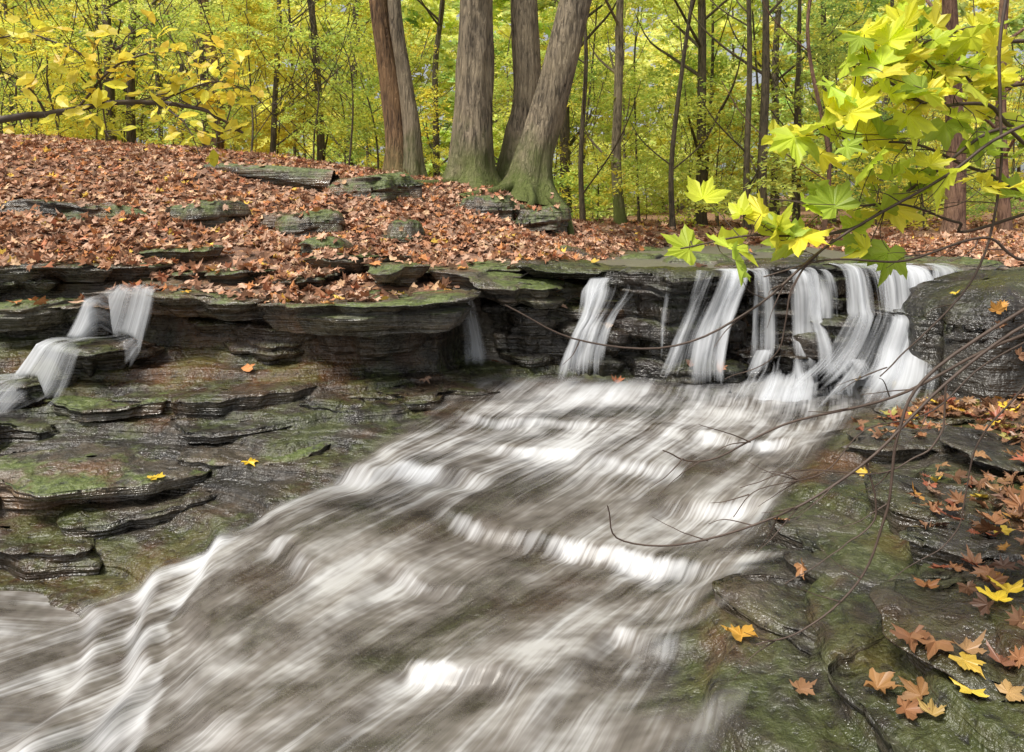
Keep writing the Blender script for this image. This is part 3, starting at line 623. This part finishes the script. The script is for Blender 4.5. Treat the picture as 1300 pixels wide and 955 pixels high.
def midtree(name,x,y,r,lean=0,mat=M_barkfar,h=12,seed=1):
    e=empty(name);z=Hs(x,y)
    rs=np.random.default_rng(seed)
    p=cr([(x,y,z-.1),(x+lean*.15*h*.2+rs.normal(0,.06),y,z+h*.12),(x+lean*h*.2+rs.normal(0,.08),y,z+h*.3),(x+lean*.5*h*.9+rs.normal(0,.1),y,z+h*.5),(x+lean*h*.9,y,z+h)],60)
    v,f=tube(p,np.linspace(r,r*.45,60),20,.1,1.3,.4,seed);parts=[(v,f)]
    for i in range(7):
        t=rs.uniform(.12,.95);b=p[int(t*59)];a=rs.uniform(0,6.28);L=rs.uniform(.8,2.2)
        d=np.array([math.cos(a),math.sin(a),0]);q=cr([b,b+d*L*.4+[0,0,L*.3],b+d*L*.7+[0,0,L*.6],b+d*L*.9+[0,0,L*.95]],9)
        parts.append(tube(q,np.linspace(r*.3,.008,9),6))
    v,f=join(parts);mk('trunk',v,f,mat,parent=e);fo_=Fol()
    for i in range(4):
        a=random.uniform(0,6.28);fo_.add(random.choice(CL),(p[50][0]+math.cos(a)*1.5,y+math.sin(a)*1.5,z+h*random.uniform(.6,1.0)),1.1,leafcolor([3,3,2,2,1,1,1]))
    fo_.make('crown',e)
for i,a in enumerate([(-5.9,14,.13,0,M_barkbrown),(-7.5,14,.09,.02,M_barkfar),(-8.0,14.2,.10,-.01,M_barkfar),(-4.75,14,.06,0,M_barkfar),(-4.3,16,.10,-.08,M_barkfar),(2.45,16,.13,.03,M_barkgrey),(1.5,15,.06,.02,M_barkfar),(3.4,15,.06,.12,M_barkfar),(5.3,16,.08,-.02,M_barkfar),(5.75,16.3,.12,.0,M_barkfar),(5.25,12,.04,0,M_barkred),(8.1,13,.18,.01,M_barkred),(9.2,13.2,.11,0,M_barkred),(7.2,18,.07,.0,M_barkfar),(8.0,20,.09,.03,M_barkfar),(-1.9,18,.10,.02,M_barkfar)]):
    midtree('forest_tree',a[0],a[1],a[2],a[3],a[4],12,i+3)
def bgtree(x,y,h,ncl,w,meshes,sc,zlo,hp=1.15):
    z=Hs(x,y)
    v,f=random.choice(meshes);a=random.uniform(0,6.28);lx,ly=random.uniform(-.06,.06),random.uniform(-.06,.06)
    TP.append((np.stack([v[:,0]*math.cos(a)-v[:,1]*math.sin(a)+x+lx*v[:,2],v[:,0]*math.sin(a)+v[:,1]*math.cos(a)+y+ly*v[:,2],v[:,2]+z-.1],-1),f))
    base=leafcolor(w);h=min(h,.33*y+2.5)
    for i in range(ncl):
        a=random.uniform(0,6.28);q=random.uniform(.2,1.9)*sc
        zz=z+zlo+(h-zlo)*random.random()**hp
        k=random.uniform(.75,1.15);haze_tint=min(1,max(0,(y-15)/50))*.36  # distance haze painted into the leaf colour, stronger farther back
        col=base*k+np.array([haze_tint,haze_tint*1.0,haze_tint*.72])
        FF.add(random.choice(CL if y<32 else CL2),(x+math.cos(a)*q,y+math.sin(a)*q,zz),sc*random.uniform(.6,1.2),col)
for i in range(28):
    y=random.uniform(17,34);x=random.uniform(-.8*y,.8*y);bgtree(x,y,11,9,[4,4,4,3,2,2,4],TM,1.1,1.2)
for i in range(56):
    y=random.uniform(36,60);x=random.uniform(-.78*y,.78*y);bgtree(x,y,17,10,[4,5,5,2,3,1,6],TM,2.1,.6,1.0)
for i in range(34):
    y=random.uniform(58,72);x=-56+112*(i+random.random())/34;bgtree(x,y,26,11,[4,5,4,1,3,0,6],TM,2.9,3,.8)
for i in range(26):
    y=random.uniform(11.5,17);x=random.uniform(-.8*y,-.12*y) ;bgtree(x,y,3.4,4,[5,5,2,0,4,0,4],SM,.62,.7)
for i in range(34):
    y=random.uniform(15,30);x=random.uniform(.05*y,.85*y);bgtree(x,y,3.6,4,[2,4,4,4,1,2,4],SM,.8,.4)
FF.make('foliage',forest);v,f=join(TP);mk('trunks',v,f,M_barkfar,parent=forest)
# ------------------------------------------------------------ near branches
def branchset(name,brs,mat,tm,size,pal,spread,y_face=.5,asp=1.0,curl=.2):
    e=empty(name);parts=[];P_=[];N_=[];Hd=[]
    for (pts,r0,nl) in brs:
        p=cr(pts,40);ln=np.linalg.norm(np.diff(p,axis=0),axis=1).sum()
        p=p+np.stack([min(.006,.012*ln)*fbm(np.arange(40)*.18*min(1,ln/.3+.1),pts[0][0]*9+k,0,2) for k in range(3)],-1)
        parts.append(tube(p,np.linspace(r0,r0*.35,40),8))
        for i in range(int(nl)):
            t=random.random()**.75;b=p[int(t*39)]
            off=R.normal(0,1,3)*spread*np.array([1,.9,.7]);q=b+off
            mid=(b+q)/2+R.normal(0,.01,3)
            parts.append(tube(cr([b,mid,q],6),np.linspace(max(.0012,r0*.25),.0008,6),4))
            P_.append(q);N_.append((R.normal(0,.5),-y_face+R.normal(0,.45),.75+R.normal(0,.3)))
            Hd.append(off/np.linalg.norm(off)+R.normal(0,.5,3))
    v,f=join(parts);mk('twigs',v,f,M_twig,parent=e)
    if P_:
        n=len(P_);pal=np.array(pal);cols=pal[R.integers(0,len(pal),n)]*R.uniform(.75,1.15,(n,1))
        N2=np.array(N_);hd=np.cross(np.array(Hd),N2)
        v,f,c=leafset(np.array(P_),N2,R.uniform(size[0],size[1],n),cols,tm,curl,asp)
        mk('leaves',v,f,mat,smooth=False,cols=c,parent=e)
    return e
def Yp(pts,y0,y1=None):
    n=len(pts);y1=y0 if y1 is None else y1
    return [(x,y0+(y1-y0)*i/(n-1),z) for i,(x,z) in enumerate(pts)]
MB=[(Yp([(1.9,.5),(1.25,.225),(1.07,.275),(.917,.258),(.783,.308),(.70,.325)],1.7,1.45),.006,40),
(Yp([(1.9,.6),(1.25,.44),(1.07,.458),(.933,.408),(.817,.375),(.75,.39)],1.75,1.5),.006,38),
(Yp([(1.9,.4),(1.25,.175),(1.083,.208),(.917,.108),(.75,-.008),(.617,-.025),(.5,-.025),(.36,-.05)],1.6,1.5),.005,22),
(Yp([(1.9,.4),(1.25,.09),(1.05,.125),(.883,.175),(.733,.175),(.67,.225)],1.65,1.5),.005,34),
(Yp([(1.9,.5),(1.25,.34),(1.083,.358),(.983,.358),(.883,.44)],1.8,1.6),.005,38),
(Yp([(1.9,.3),(1.083,-.0),(.983,.008),(.85,.04),(.72,.04),(.55,.055)],1.6,1.5),.004,20)]
branchset('maple_branch',MB,M_leaf,MAPLE,(.036,.072),[(.72,.78,.08),(.86,.84,.08),(.60,.72,.08),(.88,.80,.09),(.46,.60,.08)],.055,y_face=.45,curl=.28)
TW=[Yp([(1.6,.4),(1.083,.208),(.917,.1),(.683,-.033),(.517,-.175),(.35,-.258),(.15,-.245),(-.017,-.167)],1.5),
Yp([(1.6,0),(1.133,-.19),(.917,-.34),(.75,-.5),(.583,-.608),(.383,-.675),(.233,-.667),(.2,-.592)],1.5),
Yp([(1.6,-.1),(1.117,-.24),(.833,-.367),(.6,-.425),(.417,-.503),(.317,-.475)],1.55,1.5),
Yp([(1.3,-.05),(.917,-.29),(.817,-.44),(.79,-.608),(.733,-.758),(.617,-.858),(.517,-.89)],1.5),
Yp([(1.1,.6),(1.067,.375),(1.067,.14),(1.033,-.075),(.917,-.225),(.8,-.33)],1.55),
Yp([(1.5,.1),(1.117,-.075),(1.0,-.025),(.83,-.075),(.667,-.075),(.533,-.11)],1.5),
Yp([(1.5,-.1),(1.1,-.3),(.95,-.42),(.8,-.46),(.7,-.56),(.55,-.6),(.5,-.66)],1.6),
Yp([(.917,-.34),(.9,-.45),(.8,-.52),(.6,-.52),(.48,-.56)],1.5),
Yp([(.75,-.5),(.77,-.62),(.7,-.68),(.58,-.76)],1.5),Yp([(.683,-.033),(.6,-.12),(.56,-.27),(.45,-.33)],1.5),Yp([(1.2,-.3),(1.05,-.5),(1.0,-.7),(.85,-.8)],1.6)]
tb=[(p,.0040 if i<6 else .0024,0) for i,p in enumerate(TW)]
for p in TW[:7]:
    q=cr(p,30)
    for k in range(7):
        b=q[random.randint(8,28)];d=np.array([-random.uniform(.03,.12),random.uniform(-.04,.04),random.uniform(-.1,.05)])
        tb.append(([tuple(b),tuple(b+d*.5+R.normal(0,.006,3)),tuple(b+d)],.0015,0))
branchset('bare_twig_branch',tb,M_leaf,OVAL,(.03,.05),[(.5,.4,.05)],.04)
BB=[([(-2.3,2.6,.28),(-1.806,2.5,.37),(-1.64,2.5,.39),(-1.444,2.5,.425),(-1.25,2.5,.43),(-1.083,2.5,.40),(-.944,2.5,.32)],.015,24),
(Yp([(-1.53,.41),(-1.39,.54),(-1.19,.6),(-1.02,.56)],2.5,2.4),.005,46),(Yp([(-1.44,.425),(-1.47,.57),(-1.64,.65),(-1.78,.62)],2.5,2.4),.005,40),
(Yp([(-1.64,.39),(-1.7,.5),(-1.85,.55)],2.5,2.4),.004,24),(Yp([(-1.25,.43),(-1.14,.35),(-1.08,.24)],2.5,2.45),.004,20),(Yp([(-1.25,.43),(-1.08,.51),(-.94,.49)],2.5,2.6),.004,40),
(Yp([(-1.5,.41),(-1.42,.34),(-1.36,.29)],2.5,2.4),.003,10),(Yp([(-1.4,.54),(-1.36,.66),(-1.25,.72)],2.5,2.5),.003,10),(Yp([(-1.35,.43),(-1.2,.48),(-1.05,.44)],2.5,2.65),.003,26)]
branchset('beech_branch',BB,M_leaf,OVAL,(.052,.078),[(.94,.80,.08),(.95,.80,.09),(.86,.80,.08),(.92,.68,.08)],.065,asp=.9,y_face=.6)
# ------------------------------------------------------------ light, world, camera
to=Vector((-.45,-.42,1.0)).normalized()
sd=bpy.data.lights.new('sun','SUN');sd.energy=4.1;sd.angle=math.radians(14);sd.color=(1,.955,.87)
so=bpy.data.objects.new('sun',sd);scene.collection.objects.link(so);so.rotation_euler=to.to_track_quat('Z','Y').to_euler()
w=bpy.data.worlds.new('World');scene.world=w;w.use_nodes=True;nt=w.node_tree;nt.nodes.clear()
sk=nt.nodes.new('ShaderNodeTexSky');sk.sky_type='NISHITA';sk.sun_disc=False;sk.sun_elevation=math.asin(to.z);sk.sun_rotation=math.atan2(to.x,to.y)
sk.dust_density=4;sk.air_density=1.0;sk.ozone_density=.6
hsv=nd(nt,'ShaderNodeHueSaturation',{'Saturation':.3,'Color':sk.outputs[0]})
bg=nd(nt,'ShaderNodeBackground',{'Color':hsv.outputs[0],'Strength':.15});nd(nt,'ShaderNodeOutputWorld',{'Surface':bg.outputs[0]})
cd=bpy.data.cameras.new('camera');co=bpy.data.objects.new('camera',cd);scene.collection.objects.link(co)
cd.sensor_width=36;cd.lens=24.92;cd.shift_y=-.148;cd.clip_end=600;cd.clip_start=.05;co.rotation_euler=(math.radians(90),0,0)
scene.camera=co
scene.view_settings.view_transform='Standard';scene.view_settings.look='None';scene.view_settings.exposure=0
